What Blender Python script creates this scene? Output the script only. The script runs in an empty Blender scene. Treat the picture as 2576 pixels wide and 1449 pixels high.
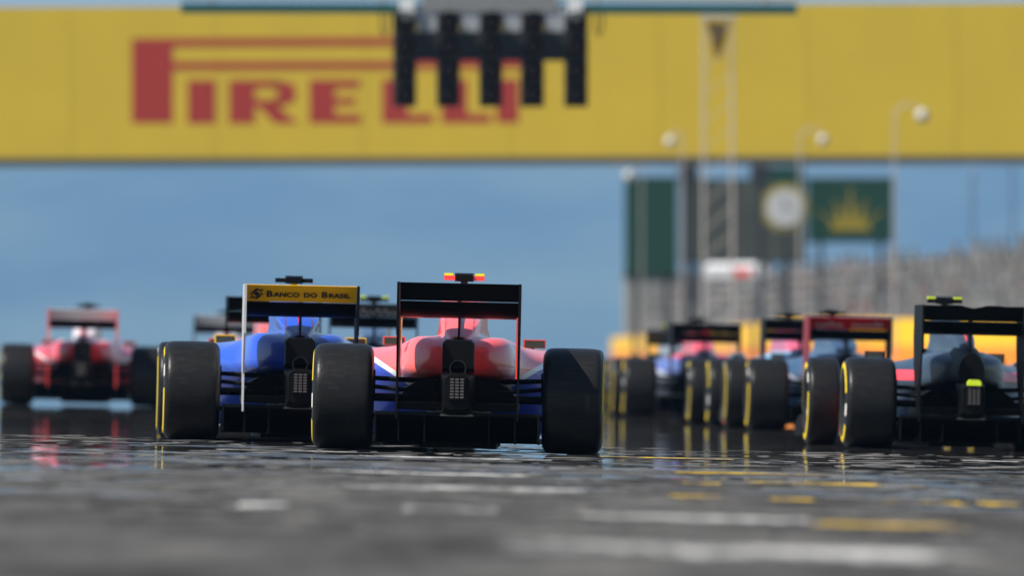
import bpy, math, random
from mathutils import Vector, noise
random.seed(7)
SC = bpy.context.scene
COL = SC.collection
R = math.radians

# ------------------------------------------------------------------ camera
CAMZ = 0.55                       # the lens is knee high above the asphalt
F = 32400.0                       # focal length in pixels of a 2576 px wide picture
cam_d = bpy.data.cameras.new('camera'); cam = bpy.data.objects.new('camera', cam_d); COL.objects.link(cam)
cam_d.sensor_width = 36.0; cam_d.lens = 36.0 * F / 2576.0
cam_d.shift_y = (916 - 724.5) / 2576.0
cam_d.clip_start = 1.0; cam_d.clip_end = 40000
cam_d.dof.use_dof = True; cam_d.dof.focus_distance = 80.5; cam_d.dof.aperture_fstop = 3.8
cam.location = (0, 0, CAMZ); cam.rotation_euler = (R(90), 0, 0)
SC.camera = cam

# ------------------------------------------------------------------ sky, sun, exposure
SUN = Vector((-0.58, -0.28, 0.80)).normalized()
W = bpy.data.worlds.new('World'); SC.world = W; W.use_nodes = True
nt = W.node_tree; nt.nodes.clear()
sky = nt.nodes.new('ShaderNodeTexSky'); sky.sky_type = 'NISHITA'; sky.sun_disc = False
sky.sun_elevation = math.asin(SUN.z); sky.sun_rotation = math.atan2(SUN.x, SUN.y)
sky.air_density = 1.0; sky.dust_density = 0.6; sky.ozone_density = 1.5; sky.altitude = 600
bg = nt.nodes.new('ShaderNodeBackground'); bg.inputs['Strength'].default_value = 0.065
wo = nt.nodes.new('ShaderNodeOutputWorld')
nt.links.new(sky.outputs[0], bg.inputs['Color']); nt.links.new(bg.outputs[0], wo.inputs['Surface'])
sun_d = bpy.data.lights.new('sun', 'SUN'); sun_d.energy = 5.0; sun_d.angle = R(0.53); sun_d.color = (1.0, 0.95, 0.87)
sun = bpy.data.objects.new('sun', sun_d); COL.objects.link(sun)
sun.rotation_euler = SUN.to_track_quat('Z', 'Y').to_euler(); sun.location = (-30, 60, 60)
vs = SC.view_settings; vs.view_transform = 'Standard'; vs.look = 'None'; vs.exposure = 0.75; vs.gamma = 1.0
vs.use_curve_mapping = False
SC.render.engine = 'CYCLES'
cy = SC.cycles; cy.use_denoising = True; cy.max_bounces = 8; cy.volume_bounces = 1
cy.use_adaptive_sampling = True; cy.adaptive_threshold = 0.01; cy.sample_clamp_indirect = 6.0

# ------------------------------------------------------------------ helpers
FALL = 0.022                      # the track falls away to the right
def gz(x): return -FALL * max(-12.0, min(12.0, x))
def at(px, py, d):                # photo pixel (2576 wide) + distance -> point
    return Vector(((px - 1288.0) / F * d, d, CAMZ + (916.0 - py) / F * d))

def tag(o, label=None, cat=None, group=None, kind=None):
    if label: o['label'] = label
    if cat: o['category'] = cat
    if group: o['group'] = group
    if kind: o['kind'] = kind
    return o
def empty(name, loc, rz=0.0, ry=0.0):
    o = bpy.data.objects.new(name, None); COL.objects.link(o)
    o.location = loc; o.rotation_euler = (0, ry, rz); o.empty_display_size = 0.2
    return o
def link_mesh(name, me, mat, parent=None):
    o = bpy.data.objects.new(name, me); COL.objects.link(o)
    if parent is not None: o.parent = parent
    if mat is not None:
        if not me.materials: me.materials.append(mat)
        o.material_slots[0].link = 'OBJECT'; o.material_slots[0].material = mat
    return o

class MB:
    def __init__(s): s.v = []; s.f = []
    def add(s, vs_, fs):
        n = len(s.v); s.v += [tuple(p) for p in vs_]; s.f += [tuple(i + n for i in f) for f in fs]; return s
    def box(s, x0, x1, y0, y1, z0, z1):
        return s.add([(x0,y0,z0),(x1,y0,z0),(x1,y1,z0),(x0,y1,z0),(x0,y0,z1),(x1,y0,z1),(x1,y1,z1),(x0,y1,z1)],
                     [(0,3,2,1),(4,5,6,7),(0,1,5,4),(1,2,6,5),(2,3,7,6),(3,0,4,7)])
    def tube(s, a, b, r, r2=None, n=8):
        a = Vector(a); b = Vector(b); r2 = r if r2 is None else r2
        d = (b - a).normalized(); u = d.orthogonal().normalized(); w = d.cross(u)
        vs_ = []
        for c, rr in ((a, r), (b, r2)):
            for i in range(n):
                t = 2 * math.pi * i / n
                vs_.append(c + u * (rr * math.cos(t)) + w * (rr * math.sin(t)))
        fs = [(i, (i+1) % n, n + (i+1) % n, n + i) for i in range(n)]
        fs += [tuple(range(n - 1, -1, -1)), tuple(range(n, 2 * n))]
        return s.add(vs_, fs)
    def path(s, pts, r, n=8):
        for a, b in zip(pts, pts[1:]): s.tube(a, b, r, n=n)
        return s
    def prism(s, poly, axis, a0, a1):        # polygon (u,v) extruded along axis
        def P(u, v, a): return {'x': (a, u, v), 'y': (u, a, v), 'z': (u, v, a)}[axis]
        n = len(poly)
        vs_ = [P(u, v, a0) for u, v in poly] + [P(u, v, a1) for u, v in poly]
        fs = [(i, (i+1) % n, n + (i+1) % n, n + i) for i in range(n)]
        fs += [tuple(range(n - 1, -1, -1)), tuple(range(n, 2 * n))]
        return s.add(vs_, fs)
    def rings(s, rings, cap=True, close=True):
        n = len(rings[0]); vs_ = [p for r in rings for p in r]; fs = []
        for k in range(len(rings) - 1):
            for i in range(n if close else n - 1):
                j = (i + 1) % n
                fs.append((k*n + i, k*n + j, (k+1)*n + j, (k+1)*n + i))
        if cap: fs += [tuple(range(n - 1, -1, -1)), tuple(range((len(rings)-1)*n, len(rings)*n))]
        return s.add(vs_, fs)
    def lathe_x(s, prof, cx=0, cy_=0, cz=0, n=48, a0=0, a1=2*math.pi):   # prof: (x, r)
        full = abs(a1 - a0 - 2*math.pi) < 1e-6; m = n if full else n + 1
        vs_ = []
        for i in range(m):
            t = a0 + (a1 - a0) * i / n
            for x, r in prof: vs_.append((cx + x, cy_ + r * math.sin(t), cz + r * math.cos(t)))
        k = len(prof); fs = []
        for i in range(n):
            j = (i + 1) % m
            for q in range(k - 1): fs.append((i*k + q, j*k + q, j*k + q + 1, i*k + q + 1))
        return s.add(vs_, fs)
    def mesh(s, name, smooth=False, recalc=True):
        import bmesh
        me = bpy.data.meshes.new(name); me.from_pydata(s.v, [], s.f)
        bm = bmesh.new(); bm.from_mesh(me)
        if recalc: bmesh.ops.recalc_face_normals(bm, faces=bm.faces)
        bm.to_mesh(me); bm.free()
        if smooth:
            me.shade_smooth()
            me.set_sharp_from_angle(angle=R(40))
        return me
    def build(s, name, mat, parent=None, smooth=False): return link_mesh(name, s.mesh(name, smooth), mat, parent)

def crom(pts, m):                            # Catmull-Rom resample of tuples
    out = []; n = len(pts)
    for k in range(n - 1):
        p0 = pts[max(k-1, 0)]; p1 = pts[k]; p2 = pts[k+1]; p3 = pts[min(k+2, n-1)]
        for i in range(m):
            t = i / m; t2 = t*t; t3 = t2*t
            out.append(tuple(0.5*(2*b + (c-a)*t + (2*a-5*b+4*c-d)*t2 + (3*b-a-3*c+d)*t3) for a, b, c, d in zip(p0, p1, p2, p3)))
    out.append(tuple(pts[-1])); return out
def loft_half(sections, m_u=3, m_v=4):       # sections: (y, [(x,z)... right half bottom->top])
    ys = [s[0] for s in sections]
    secs = [crom(s[1], m_u) for s in sections]
    flat = [tuple([y] + [c for p in s for c in p]) for y, s in zip(ys, secs)]
    flat = crom(flat, m_v); rings = []
    for fl in flat:
        y = fl[0]; h = [(max(fl[1+2*i], 0.0), fl[2+2*i]) for i in range((len(fl)-1)//2)]
        h[0] = (0.0, h[0][1]); h[-1] = (0.0, h[-1][1])
        rings.append([(x, y, z) for x, z in h] + [(-x, y, z) for x, z in reversed(h[1:-1])])
    return rings

# ------------------------------------------------------------------ materials
MC = {}
def bsdf(name):
    m = bpy.data.materials.new(name); m.use_nodes = True
    return m, m.node_tree, m.node_tree.nodes['Principled BSDF']
def nd(t, kind, **kw):
    n = t.nodes.new(kind)
    for k, v in kw.items(): setattr(n, k, v)
    return n
def math_n(t, op, a, b=None, clamp=False):
    n = nd(t, 'ShaderNodeMath', operation=op, use_clamp=clamp)
    for i, x in enumerate((a, b)):
        if x is None: continue
        if isinstance(x, (int, float)): n.inputs[i].default_value = x
        else: t.links.new(x, n.inputs[i])
    return n.outputs[0]
def mixc(t, fac, a, b):
    n = nd(t, 'ShaderNodeMix', data_type='RGBA')
    for s, x in ((n.inputs[0], fac), (n.inputs[6], a), (n.inputs[7], b)):
        if isinstance(x, (int, float)): s.default_value = x
        elif isinstance(x, tuple): s.default_value = (*x, 1)
        else: t.links.new(x, s)
    return n.outputs[2]
def tex(t, scale, vec=None, detail=3, stretch=None):
    n = nd(t, 'ShaderNodeTexNoise'); n.inputs['Scale'].default_value = scale; n.inputs['Detail'].default_value = detail
    if vec is None: vec = nd(t, 'ShaderNodeTexCoord').outputs['Object']
    if stretch:
        mp = nd(t, 'ShaderNodeMapping'); mp.inputs['Scale'].default_value = stretch
        t.links.new(vec, mp.inputs['Vector']); vec = mp.outputs[0]
    t.links.new(vec, n.inputs['Vector']); return n.outputs['Fac']
def ramp(t, x, lo, hi):
    n = nd(t, 'ShaderNodeMapRange', clamp=True); n.inputs['From Min'].default_value = lo; n.inputs['From Max'].default_value = hi
    t.links.new(x, n.inputs['Value']); return n.outputs[0]

def plain(name, col, rough=0.5, metal=0.0, coat=0.0, grime=0.12, gscale=7.0, spec=0.5):
    if name in MC: return MC[name]
    m, t, b = bsdf(name)
    f = tex(t, gscale, detail=4)
    dk = tuple(c * (1 - grime * 2.2) for c in col); lt = tuple(min(1, c * (1 + grime * 0.6)) for c in col)
    t.links.new(mixc(t, f, dk, lt), b.inputs['Base Color'])
    b.inputs['Roughness'].default_value = rough; b.inputs['Metallic'].default_value = metal
    b.inputs['Specular IOR Level'].default_value = spec
    b.inputs['Coat Weight'].default_value = coat; b.inputs['Coat Roughness'].default_value = 0.06
    MC[name] = m; return m
def livery(name, main, stripe, lower, top=None, spine=None, z0=0.46, k=0.62, x0=0.35, w=0.035, zt=0.80, metal=0.0, coat=0.7, rough=0.32, band=None, seam=None):
    m, t, b = bsdf(name)
    sx = nd(t, 'ShaderNodeSeparateXYZ'); t.links.new(nd(t, 'ShaderNodeTexCoord').outputs['Object'], sx.inputs[0])
    ax = math_n(t, 'ABSOLUTE', sx.outputs[0])
    e = math_n(t, 'SUBTRACT', sx.outputs[2], math_n(t, 'ADD', math_n(t, 'MULTIPLY', math_n(t, 'SUBTRACT', ax, x0), k), z0))
    c = mixc(t, math_n(t, 'GREATER_THAN', e, -w), lower, stripe)
    c = mixc(t, math_n(t, 'GREATER_THAN', e, 0.0), c, main)
    if top is not None: c = mixc(t, math_n(t, 'GREATER_THAN', sx.outputs[2], zt), c, top)
    if spine is not None: c = mixc(t, math_n(t, 'LESS_THAN', ax, 0.035), c, spine)
    if band is not None:
        bz0, bz1, bx0, bc = band
        f_ = math_n(t, 'MULTIPLY', math_n(t, 'MULTIPLY', math_n(t, 'GREATER_THAN', sx.outputs[2], bz0), math_n(t, 'LESS_THAN', sx.outputs[2], bz1)), math_n(t, 'GREATER_THAN', ax, bx0))
        c = mixc(t, f_, c, bc)
    if seam is not None:
        f_ = math_n(t, 'LESS_THAN', math_n(t, 'ABSOLUTE', math_n(t, 'SUBTRACT', ax, 0.088)), 0.0045)
        c = mixc(t, math_n(t, 'MULTIPLY', f_, math_n(t, 'GREATER_THAN', sx.outputs[2], .60)), c, seam)
    d = tex(t, 9.0, detail=3)
    c = mixc(t, math_n(t, 'MULTIPLY', ramp(t, d, 0.5, 0.8), 0.18), c, (0.05, 0.045, 0.04))
    t.links.new(c, b.inputs['Base Color'])
    b.inputs['Roughness'].default_value = rough; b.inputs['Metallic'].default_value = metal
    b.inputs['Coat Weight'].default_value = coat; b.inputs['Coat Roughness'].default_value = 0.05
    return m

M_CARBON = plain('carbon_black', (0.0035, 0.0035, 0.0038), 0.5, grime=0.3, gscale=25, spec=0.12)
M_DARK = plain('dark_metal', (0.03, 0.03, 0.033), 0.4, metal=0.6)
M_STEEL = plain('bare_steel', (0.35, 0.35, 0.36), 0.35, metal=0.9)
M_TITAN = plain('heat_tinted_metal', (0.14, 0.12, 0.10), 0.4, metal=0.9)
M_WHITE = plain('white_paint', (0.78, 0.78, 0.78), 0.4)
M_FLUO = plain('fluorescent_yellow', (0.72, 0.90, 0.03), 0.5)
M_LENS = plain('grey_lens', (0.10, 0.085, 0.082), 0.4)
M_YMARK = plain('tyre_yellow_print', (0.72, 0.52, 0.01), 0.6)
M_OMARK = plain('tyre_orange_print', (0.75, 0.12, 0.03), 0.6)
M_WMARK = plain('tyre_white_print', (0.75, 0.72, 0.68), 0.6)
M_MIRROR = plain('mirror_glass', (0.12, 0.12, 0.12), 0.12, metal=1.0, grime=0.02)
M_SILVER = plain('silver_grey_paint', (0.5, 0.5, 0.5), 0.4)

def tyre_mat():
    m, t, b = bsdf('tyre_rubber')
    f = tex(t, 6.0, detail=5, stretch=(6, 1, 1)); g = tex(t, 60.0, detail=4)
    c = mixc(t, f, (0.006, 0.006, 0.0062), (0.014, 0.0138, 0.0135))
    c = mixc(t, ramp(t, g, 0.62, 0.75), c, (0.022, 0.0215, 0.021))
    t.links.new(c, b.inputs['Base Color'])
    b.inputs['Roughness'].default_value = 0.36; b.inputs['Specular IOR Level'].default_value = 0.17
    gr = tex(t, 1.0, detail=5, stretch=(9, 70, 70))
    c2 = mixc(t, ramp(t, gr, .52, .72), c, (0.019, 0.0185, 0.018)); t.links.new(c2, b.inputs['Base Color'])
    bp = nd(t, 'ShaderNodeBump'); bp.inputs['Strength'].default_value = 0.35; bp.inputs['Distance'].default_value = 0.004
    t.links.new(g, bp.inputs['Height']); t.links.new(bp.outputs[0], b.inputs['Normal'])
    return m
M_TYRE = tyre_mat()

def asphalt_mat():
    m, t, b = bsdf('track_asphalt')
    co = nd(t, 'ShaderNodeTexCoord').outputs['Object']
    big = tex(t, 1.0, co, 4, (0.35, 0.07, 1)); mid = tex(t, 1.0, co, 5, (1.6, 0.22, 1)); fine = tex(t, 1.0, co, 6, (9, 1.4, 1))
    grit = tex(t, 180.0, co, 3)
    s = math_n(t, 'ADD', math_n(t, 'MULTIPLY', big, 0.45), math_n(t, 'ADD', math_n(t, 'MULTIPLY', mid, 0.35), math_n(t, 'MULTIPLY', fine, 0.2)))
    k = ramp(t, s, 0.40, 0.62)
    c = mixc(t, k, (0.038, 0.038, 0.040), (0.140, 0.138, 0.133))
    worn = ramp(t, math_n(t, 'ADD', math_n(t, 'MULTIPLY', mid, 0.5), math_n(t, 'MULTIPLY', fine, 0.5)), 0.60, 0.70)
    c = mixc(t, math_n(t, 'MULTIPLY', worn, 0.55), c, (0.25, 0.245, 0.24))
    c = mixc(t, ramp(t, grit, 0.35, 0.7), mixc(t, 0.35, c, (0.01, 0.01, 0.01)), c)
    t.links.new(c, b.inputs['Base Color'])
    # mirror-smooth patches, denser with distance, imitate a heat mirage on the road
    sy = nd(t, 'ShaderNodeSeparateXYZ'); t.links.new(co, sy.inputs[0])
    band = tex(t, 1.0, co, 5, (0.18, 0.24, 1)); band2 = tex(t, 1.0, co, 4, (0.8, 1.1, 1))
    band3 = tex(t, 1.0, co, 6, (3.5, 2.6, 1))
    bm_ = math_n(t, 'ADD', math_n(t, 'MULTIPLY', band, 0.45), math_n(t, 'ADD', math_n(t, 'MULTIPLY', band2, 0.33), math_n(t, 'MULTIPLY', band3, 0.22)))
    reach = math_n(t, 'ADD', ramp(t, sy.outputs[1], 42.0, 105.0), math_n(t, 'MULTIPLY', ramp(t, math_n(t, 'MULTIPLY', sy.outputs[0], -1.0), 1.5, 4.0), 0.35))
    pol = ramp(t, math_n(t, 'ADD', bm_, math_n(t, 'MULTIPLY', reach, 0.42)), 0.63, 0.70)
    mr = nd(t, 'ShaderNodeMix'); t.links.new(pol, mr.inputs[0]); mr.inputs[2].default_value = 0.6; mr.inputs[3].default_value = 0.022
    t.links.new(mr.outputs[0], b.inputs['Roughness'])
    sp = nd(t, 'ShaderNodeMix'); t.links.new(pol, sp.inputs[0]); sp.inputs[2].default_value = 0.0; sp.inputs[3].default_value = 0.5
    t.links.new(sp.outputs[0], b.inputs['Specular IOR Level'])
    return m
M_ASPH = asphalt_mat()
def paint_line(name, col):
    m, t, b = bsdf(name)
    co = nd(t, 'ShaderNodeTexCoord').outputs['Object']
    f = tex(t, 1.0, co, 6, (2.2, 0.5, 1)); g = tex(t, 1.0, co, 5, (14, 3, 1))
    w = ramp(t, math_n(t, 'ADD', math_n(t, 'MULTIPLY', f, 0.6), math_n(t, 'MULTIPLY', g, 0.4)), 0.47, 0.60)
    t.links.new(mixc(t, w, (0.08, 0.08, 0.08), col), b.inputs['Base Color'])
    b.inputs['Roughness'].default_value = 0.6; b.inputs['Specular IOR Level'].default_value = 0.0
    return m
M_LWHITE = paint_line('worn_white_road_paint', (0.44, 0.44, 0.43))
M_LYEL = paint_line('worn_yellow_road_paint', (0.62, 0.40, 0.03))

def forest_mat():
    m, t, b = bsdf('far_forest')
    f = ramp(t, tex(t, 0.0022, detail=5), .38, .62); g = tex(t, 0.03, detail=6)
    c = mixc(t, f, (0.008, 0.018, 0.012), (0.11, 0.13, 0.06)); c = mixc(t, math_n(t, 'MULTIPLY', ramp(t, g, 0.4, 0.7), .4), c, (0.03, 0.055, 0.03))
    t.links.new(c, b.inputs['Base Color']); b.inputs['Roughness'].default_value = 0.95; b.inputs['Specular IOR Level'].default_value = 0.0
    return m
def grass_mat():
    m, t, b = bsdf('verge_grass')
    f = tex(t, 0.4, detail=8)
    t.links.new(mixc(t, f, (0.03, 0.05, 0.015), (0.09, 0.11, 0.04)), b.inputs['Base Color'])
    b.inputs['Roughness'].default_value = 0.95; b.inputs['Specular IOR Level'].default_value = 0.05
    return m

# ------------------------------------------------------------------ setting: track, ground, hills
def sheet(name, xs, ys, zf, mat, kind='structure'):
    v = [(x, y, zf(x, y)) for y in ys for x in xs]; n = len(xs)
    f = [(j*n+i, j*n+i+1, (j+1)*n+i+1, (j+1)*n+i) for j in range(len(ys)-1) for i in range(n-1)]
    me = bpy.data.meshes.new(name); me.from_pydata(v, [], f); me.shade_smooth()
    o = link_mesh(name, me, mat); o['kind'] = kind; return o
def road_z(x, y):
    u = noise.noise(Vector((x*0.05, y*0.045, 0.3)))*0.004 + noise.noise(Vector((x*0.12, y*0.16, 4.0)))*0.0012
    u *= max(0.0, min(1.0, (y - 20) / 30.0)) if y < 300 else 1.0
    return gz(x) + u - 0.006
ys = [10 + 0.75*i for i in range(340)] + [265 + 4*i for i in range(84)]
track = sheet('race_track', [-10 + 0.8*i for i in range(26)], ys, road_z, M_ASPH)
gx = [-5000, -900, -200, -60, -20, -12, 0, 12, 20, 60, 200, 900, 5000]
gy = [-40, 0, 50, 100, 200, 400, 700, 1200, 2500, 5000, 8000, 12000, 16000, 20500]
sheet('ground', gx, gy, lambda x, y: gz(x) - 0.06, grass_mat())
def hill_z(x, y):
    t = max(0.0, min(1.0, (y - 16600) / 2600.0)); s = t*t*(3 - 2*t)
    n = noise.fractal(Vector((x*0.0012, y*0.0008, 1.7)), 1.0, 2.0, 6)
    return -3 + s * (440 + 36*n) + 10*t*noise.fractal(Vector((x*0.01, y*0.01, 5.2)), 0.9, 2.0, 4)
sheet('hills', [-4800 + 60*i for i in range(161)], [16500 + 60*i for i in range(60)], hill_z, forest_mat())

# painted lines of the grid: parts of the track, laid 5 mm above it
def painted(px0, px1, py, depth, mat, skew=0.0):
    d = 0.55 * F / (py - 916.0)
    for _ in range(3): d = (CAMZ - gz(((px0+px1)/2 - 1288)/F*d)) * F / (py - 916.0)
    x0 = (px0 - 1288)/F*d; x1 = (px1 - 1288)/F*d
    nx = 24; nyy = max(2, int(depth/0.4)); v = []; f = []
    for j in range(nyy+1):
        for i in range(nx+1):
            x = x0 + (x1-x0)*i/nx; y = d + depth*(j/nyy - .5) + skew*(x - (x0+x1)/2)
            ej = 0.16*depth*noise.noise(Vector((x*3.1, y*.7, py))) if j in (0, nyy) else 0.0
            ei = 0.05*noise.noise(Vector((y*1.3, px0, py*.1))) if i in (0, nx) else 0.0
            v.append((x + ei, y + ej, road_z(x, y) + 0.005))
    n = nx+1
    for j in range(nyy):
        for i in range(nx): f.append((j*n+i, j*n+i+1, (j+1)*n+i+1, (j+1)*n+i))
    me = bpy.data.meshes.new('painted_line'); me.from_pydata(v, [], f); me.shade_smooth()
    return link_mesh('painted_line', me, mat, track)
for a in [(590,715,1272,1.6),(735,1365,1190,1.2),(835,1480,1229,1.5),(1010,1250,1284,1.8),(1260,1930,1380,2.0),
          (1465,2045,1303,1.6),(1690,2340,1395,2.2),(545,900,1134,1.0),(900,1390,1152,0.9),(2090,2460,1392,1.4),(2420,2560,1160,1.0)]:
    painted(*a, M_LWHITE, random.uniform(-.4, .1))
for a in [(1505,1840,1152,1.0),(1690,2080,1191,1.0),(1890,2215,1217,1.1),(2285,2330,1225,.8),(1680,1805,1216,.9),(2235,2420,1266,1.3),
          (2470,2576,1268,1.3),(1690,1820,1249,1.1),(2030,2420,1322,1.6),(1940,2050,1256,.9)]:
    painted(*a, M_LYEL, random.uniform(-.3, .1))

# flat worn ridges of aggregate and smeared rubber, a few millimetres proud of the asphalt
rg_ = random.Random(31); gv, gf, gm = [], [], []
for _ in range(1600):
    y = 42 + 46*rg_.random(); x = rg_.uniform(-.046, .046)*y; z = road_z(x, y) - .0004
    hx = rg_.choice((.03, .05, .09, .16, .28)); hy = rg_.uniform(.06, .3); hh = rg_.uniform(.0010, .0032); sk = rg_.uniform(-.6, .6)
    n0 = len(gv)
    ring = [(-1, 0), (-.6, -.8), (.5, -1), (1, -.1), (.55, .9), (-.5, .8)]
    gv += [(x + a*hx, y + (c + sk*a)*hy, z) for a, c in ring] + [(x + a*hx*.7, y + (c + sk*a)*hy*.6, z + hh*rg_.uniform(.6, 1.2)) for a, c in ring]
    gf += [(n0+q, n0+(q+1) % 6, n0+6+(q+1) % 6, n0+6+q) for q in range(6)] + [tuple(n0+6+q for q in range(6))]
    gm += [rg_.choice((0, 0, 1, 1, 1, 2, 2))]*7
gme = bpy.data.meshes.new('worn_aggregate'); gme.from_pydata(gv, [], gf)
for nm, cc in (('rubber_smear', (.02, .02, .02)), ('aggregate_grey', (.075, .075, .074)), ('aggregate_pale', (.135, .133, .128)), ('aggregate_light', (.30, .295, .285))):
    gme.materials.append(plain(nm, cc, .8, spec=0.0))
gme.polygons.foreach_set('material_index', gm)
go = bpy.data.objects.new('worn_aggregate', gme); COL.objects.link(go); tag(go, 'flat worn flecks of pale aggregate and smeared rubber on the asphalt', 'grit', kind='stuff')

# ------------------------------------------------------------------ racing cars (origin: rear axle on the ground, heading +y)
CACHE = {}
def shared(key, maker):
    if key not in CACHE: CACHE[key] = maker()
    return CACHE[key]
def mk(key, fn, smooth=False):
    def make():
        b = MB(); fn(b); return b.mesh(key, smooth)
    return shared(key, make)

def body_rings(style):
    S = [(-0.10, [(0,.48),(.04,.48),(.07,.49),(.09,.52),(.095,.56),(.095,.61),(.085,.65),(.065,.69),(.04,.715),(0,.722)]),
         (0.25, [(0,.44),(.15,.445),(.25,.455),(.305,.50),(.31,.57),(.29,.66),(.235,.705),(.125,.722),(.112,.80),(0,.82)]),
         (0.70, [(0,.36),(.2,.37),(.33,.42),(.39,.49),(.385,.57),(.345,.665),(.275,.712),(.140,.722),(.126,.84),(0,.885)]),
         (1.25, [(0,.1),(.35,.14),(.54,.33),(.61,.46),(.60,.56),(.46,.632),(.31,.685),(.152,.715),(.134,.89),(0,.945)]),
         (1.80, [(0,.07),(.45,.09),(.66,.28),(.725,.45),(.715,.575),(.60,.632),(.35,.66),(.170,.70),(.145,.95),(0,1.0)]),
         (2.10, [(0,.07),(.45,.09),(.66,.28),(.72,.45),(.71,.58),(.60,.632),(.34,.655),(.17,.72),(.13,.945),(0,.985)])]
    if style == 'slim':
        S = [(y, [(x*(0.88 if z < .7 else 0.62), z + (0.02 if z > .75 else -0.015*(x > .3))) for x, z in h]) for y, h in S]
    if style == 'boxy':
        S = [(y, [(x*(1.0 if z < .73 else 1.14), z + (0.0 if z < .6 else .012)) for x, z in h]) for y, h in S]
    return S
def body_mesh(style):
    def f(b): b.rings(loft_half(body_rings(style), 3, 5))
    return mk('bodywork_' + style, f, True)
def nose_mesh():
    def f(b):
        T = [(2.08, [(0,.07),(.2,.07),(.35,.12),(.37,.3),(.36,.5),(.33,.6),(.2,.63),(0,.63)]),
             (2.75, [(0,.07),(.2,.07),(.34,.12),(.36,.3),(.35,.48),(.32,.58),(.2,.60),(0,.60)]),
             (3.3, [(0,.14),(.12,.14),(.21,.18),(.24,.33),(.24,.5),(.21,.6),(.12,.625),(0,.625)]),
             (4.2, [(0,.24),(.07,.24),(.12,.26),(.14,.33),(.14,.39),(.12,.44),(.07,.455),(0,.455)]),
             (4.85, [(0,.18),(.03,.18),(.05,.19),(.06,.21),(.06,.23),(.05,.25),(.03,.26),(0,.26)])]
        b.rings(loft_half(T, 3, 4))
    return mk('nose', f, True)
def tyre_half(h):
    return crom([(h*.80,.172),(h*.90,.185),(h*.985,.215),(h,.245),(h*.985,.278),(h*.94,.300),(h*.87,.3165),(h*.76,.3255),(h*.5,.3292),(0,.33)], 3)
def tyre_mesh(w, key):
    h = w / 2
    def f(b):
        half = tyre_half(h)
        prof = half + [(-x, r) for x, r in reversed(half[:-1])]
        b.lathe_x(prof, n=64)
        b.lathe_x([(-h*.80,.172),(-h*.6,.168),(h*.6,.168),(h*.80,.172)], n=64)
    return mk(key, f, True)
def rim_mesh(w, key):
    h = w / 2
    def f(b):
        b.lathe_x([(h*.80,.171),(h*.72,.165),(h*.35,.158),(h*.30,.06),(h*.5,.035),(h*.62,.03),(h*.62,.0001)], n=40)
        b.lathe_x([(-h*.80,.171),(-h*.2,.160),(-h*.2,.0001)], n=40)
        for i in range(10):
            t = 2*math.pi*i/10; c, s_ = math.cos(t), math.sin(t)
            b.tube((h*.42, .04*s_, .04*c), (h*.62, .165*s_, .165*c), .012, .009, n=6)
    return mk(key, f, True)
def mark_mesh(w, key, a0, a1, r0, r1):
    h = w / 2
    def f(b):
        tab = tyre_half(h)
        def xs(r):
            for (x_a, r_a), (x_b, r_b) in zip(tab, tab[1:]):
                if r_a <= r <= r_b: return x_a + (x_b - x_a)*(r - r_a)/(r_b - r_a) + .0025
            return h
        rs = [r0 + (r1-r0)*i/4 for i in range(5)]
        b.lathe_x([(xs(r), r) for r in rs], n=40, a0=a0, a1=a1)
    return mk(key, f, True)

def lettering(text, size, mat, parent, loc, rot, name='lettering', bold=0.0, sx=1.0):
    c = bpy.data.curves.new('txt', 'FONT'); c.body = text; c.size = size; c.offset = bold; c.align_x = 'LEFT'; c.align_y = 'BOTTOM_BASELINE'
    c.resolution_u = 3
    o = bpy.data.objects.new('txt', c); COL.objects.link(o)
    dg = bpy.context.evaluated_depsgraph_get(); me = bpy.data.meshes.new_from_object(o.evaluated_get(dg))
    bpy.data.objects.remove(o)
    me.materials.clear()
    o2 = link_mesh(name, me, mat, parent); o2.location = loc; o2.rotation_euler = rot; o2.scale = (sx, 1, 1)
    return o2, max((v.co.x for v in me.vertices), default=0) * sx

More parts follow.
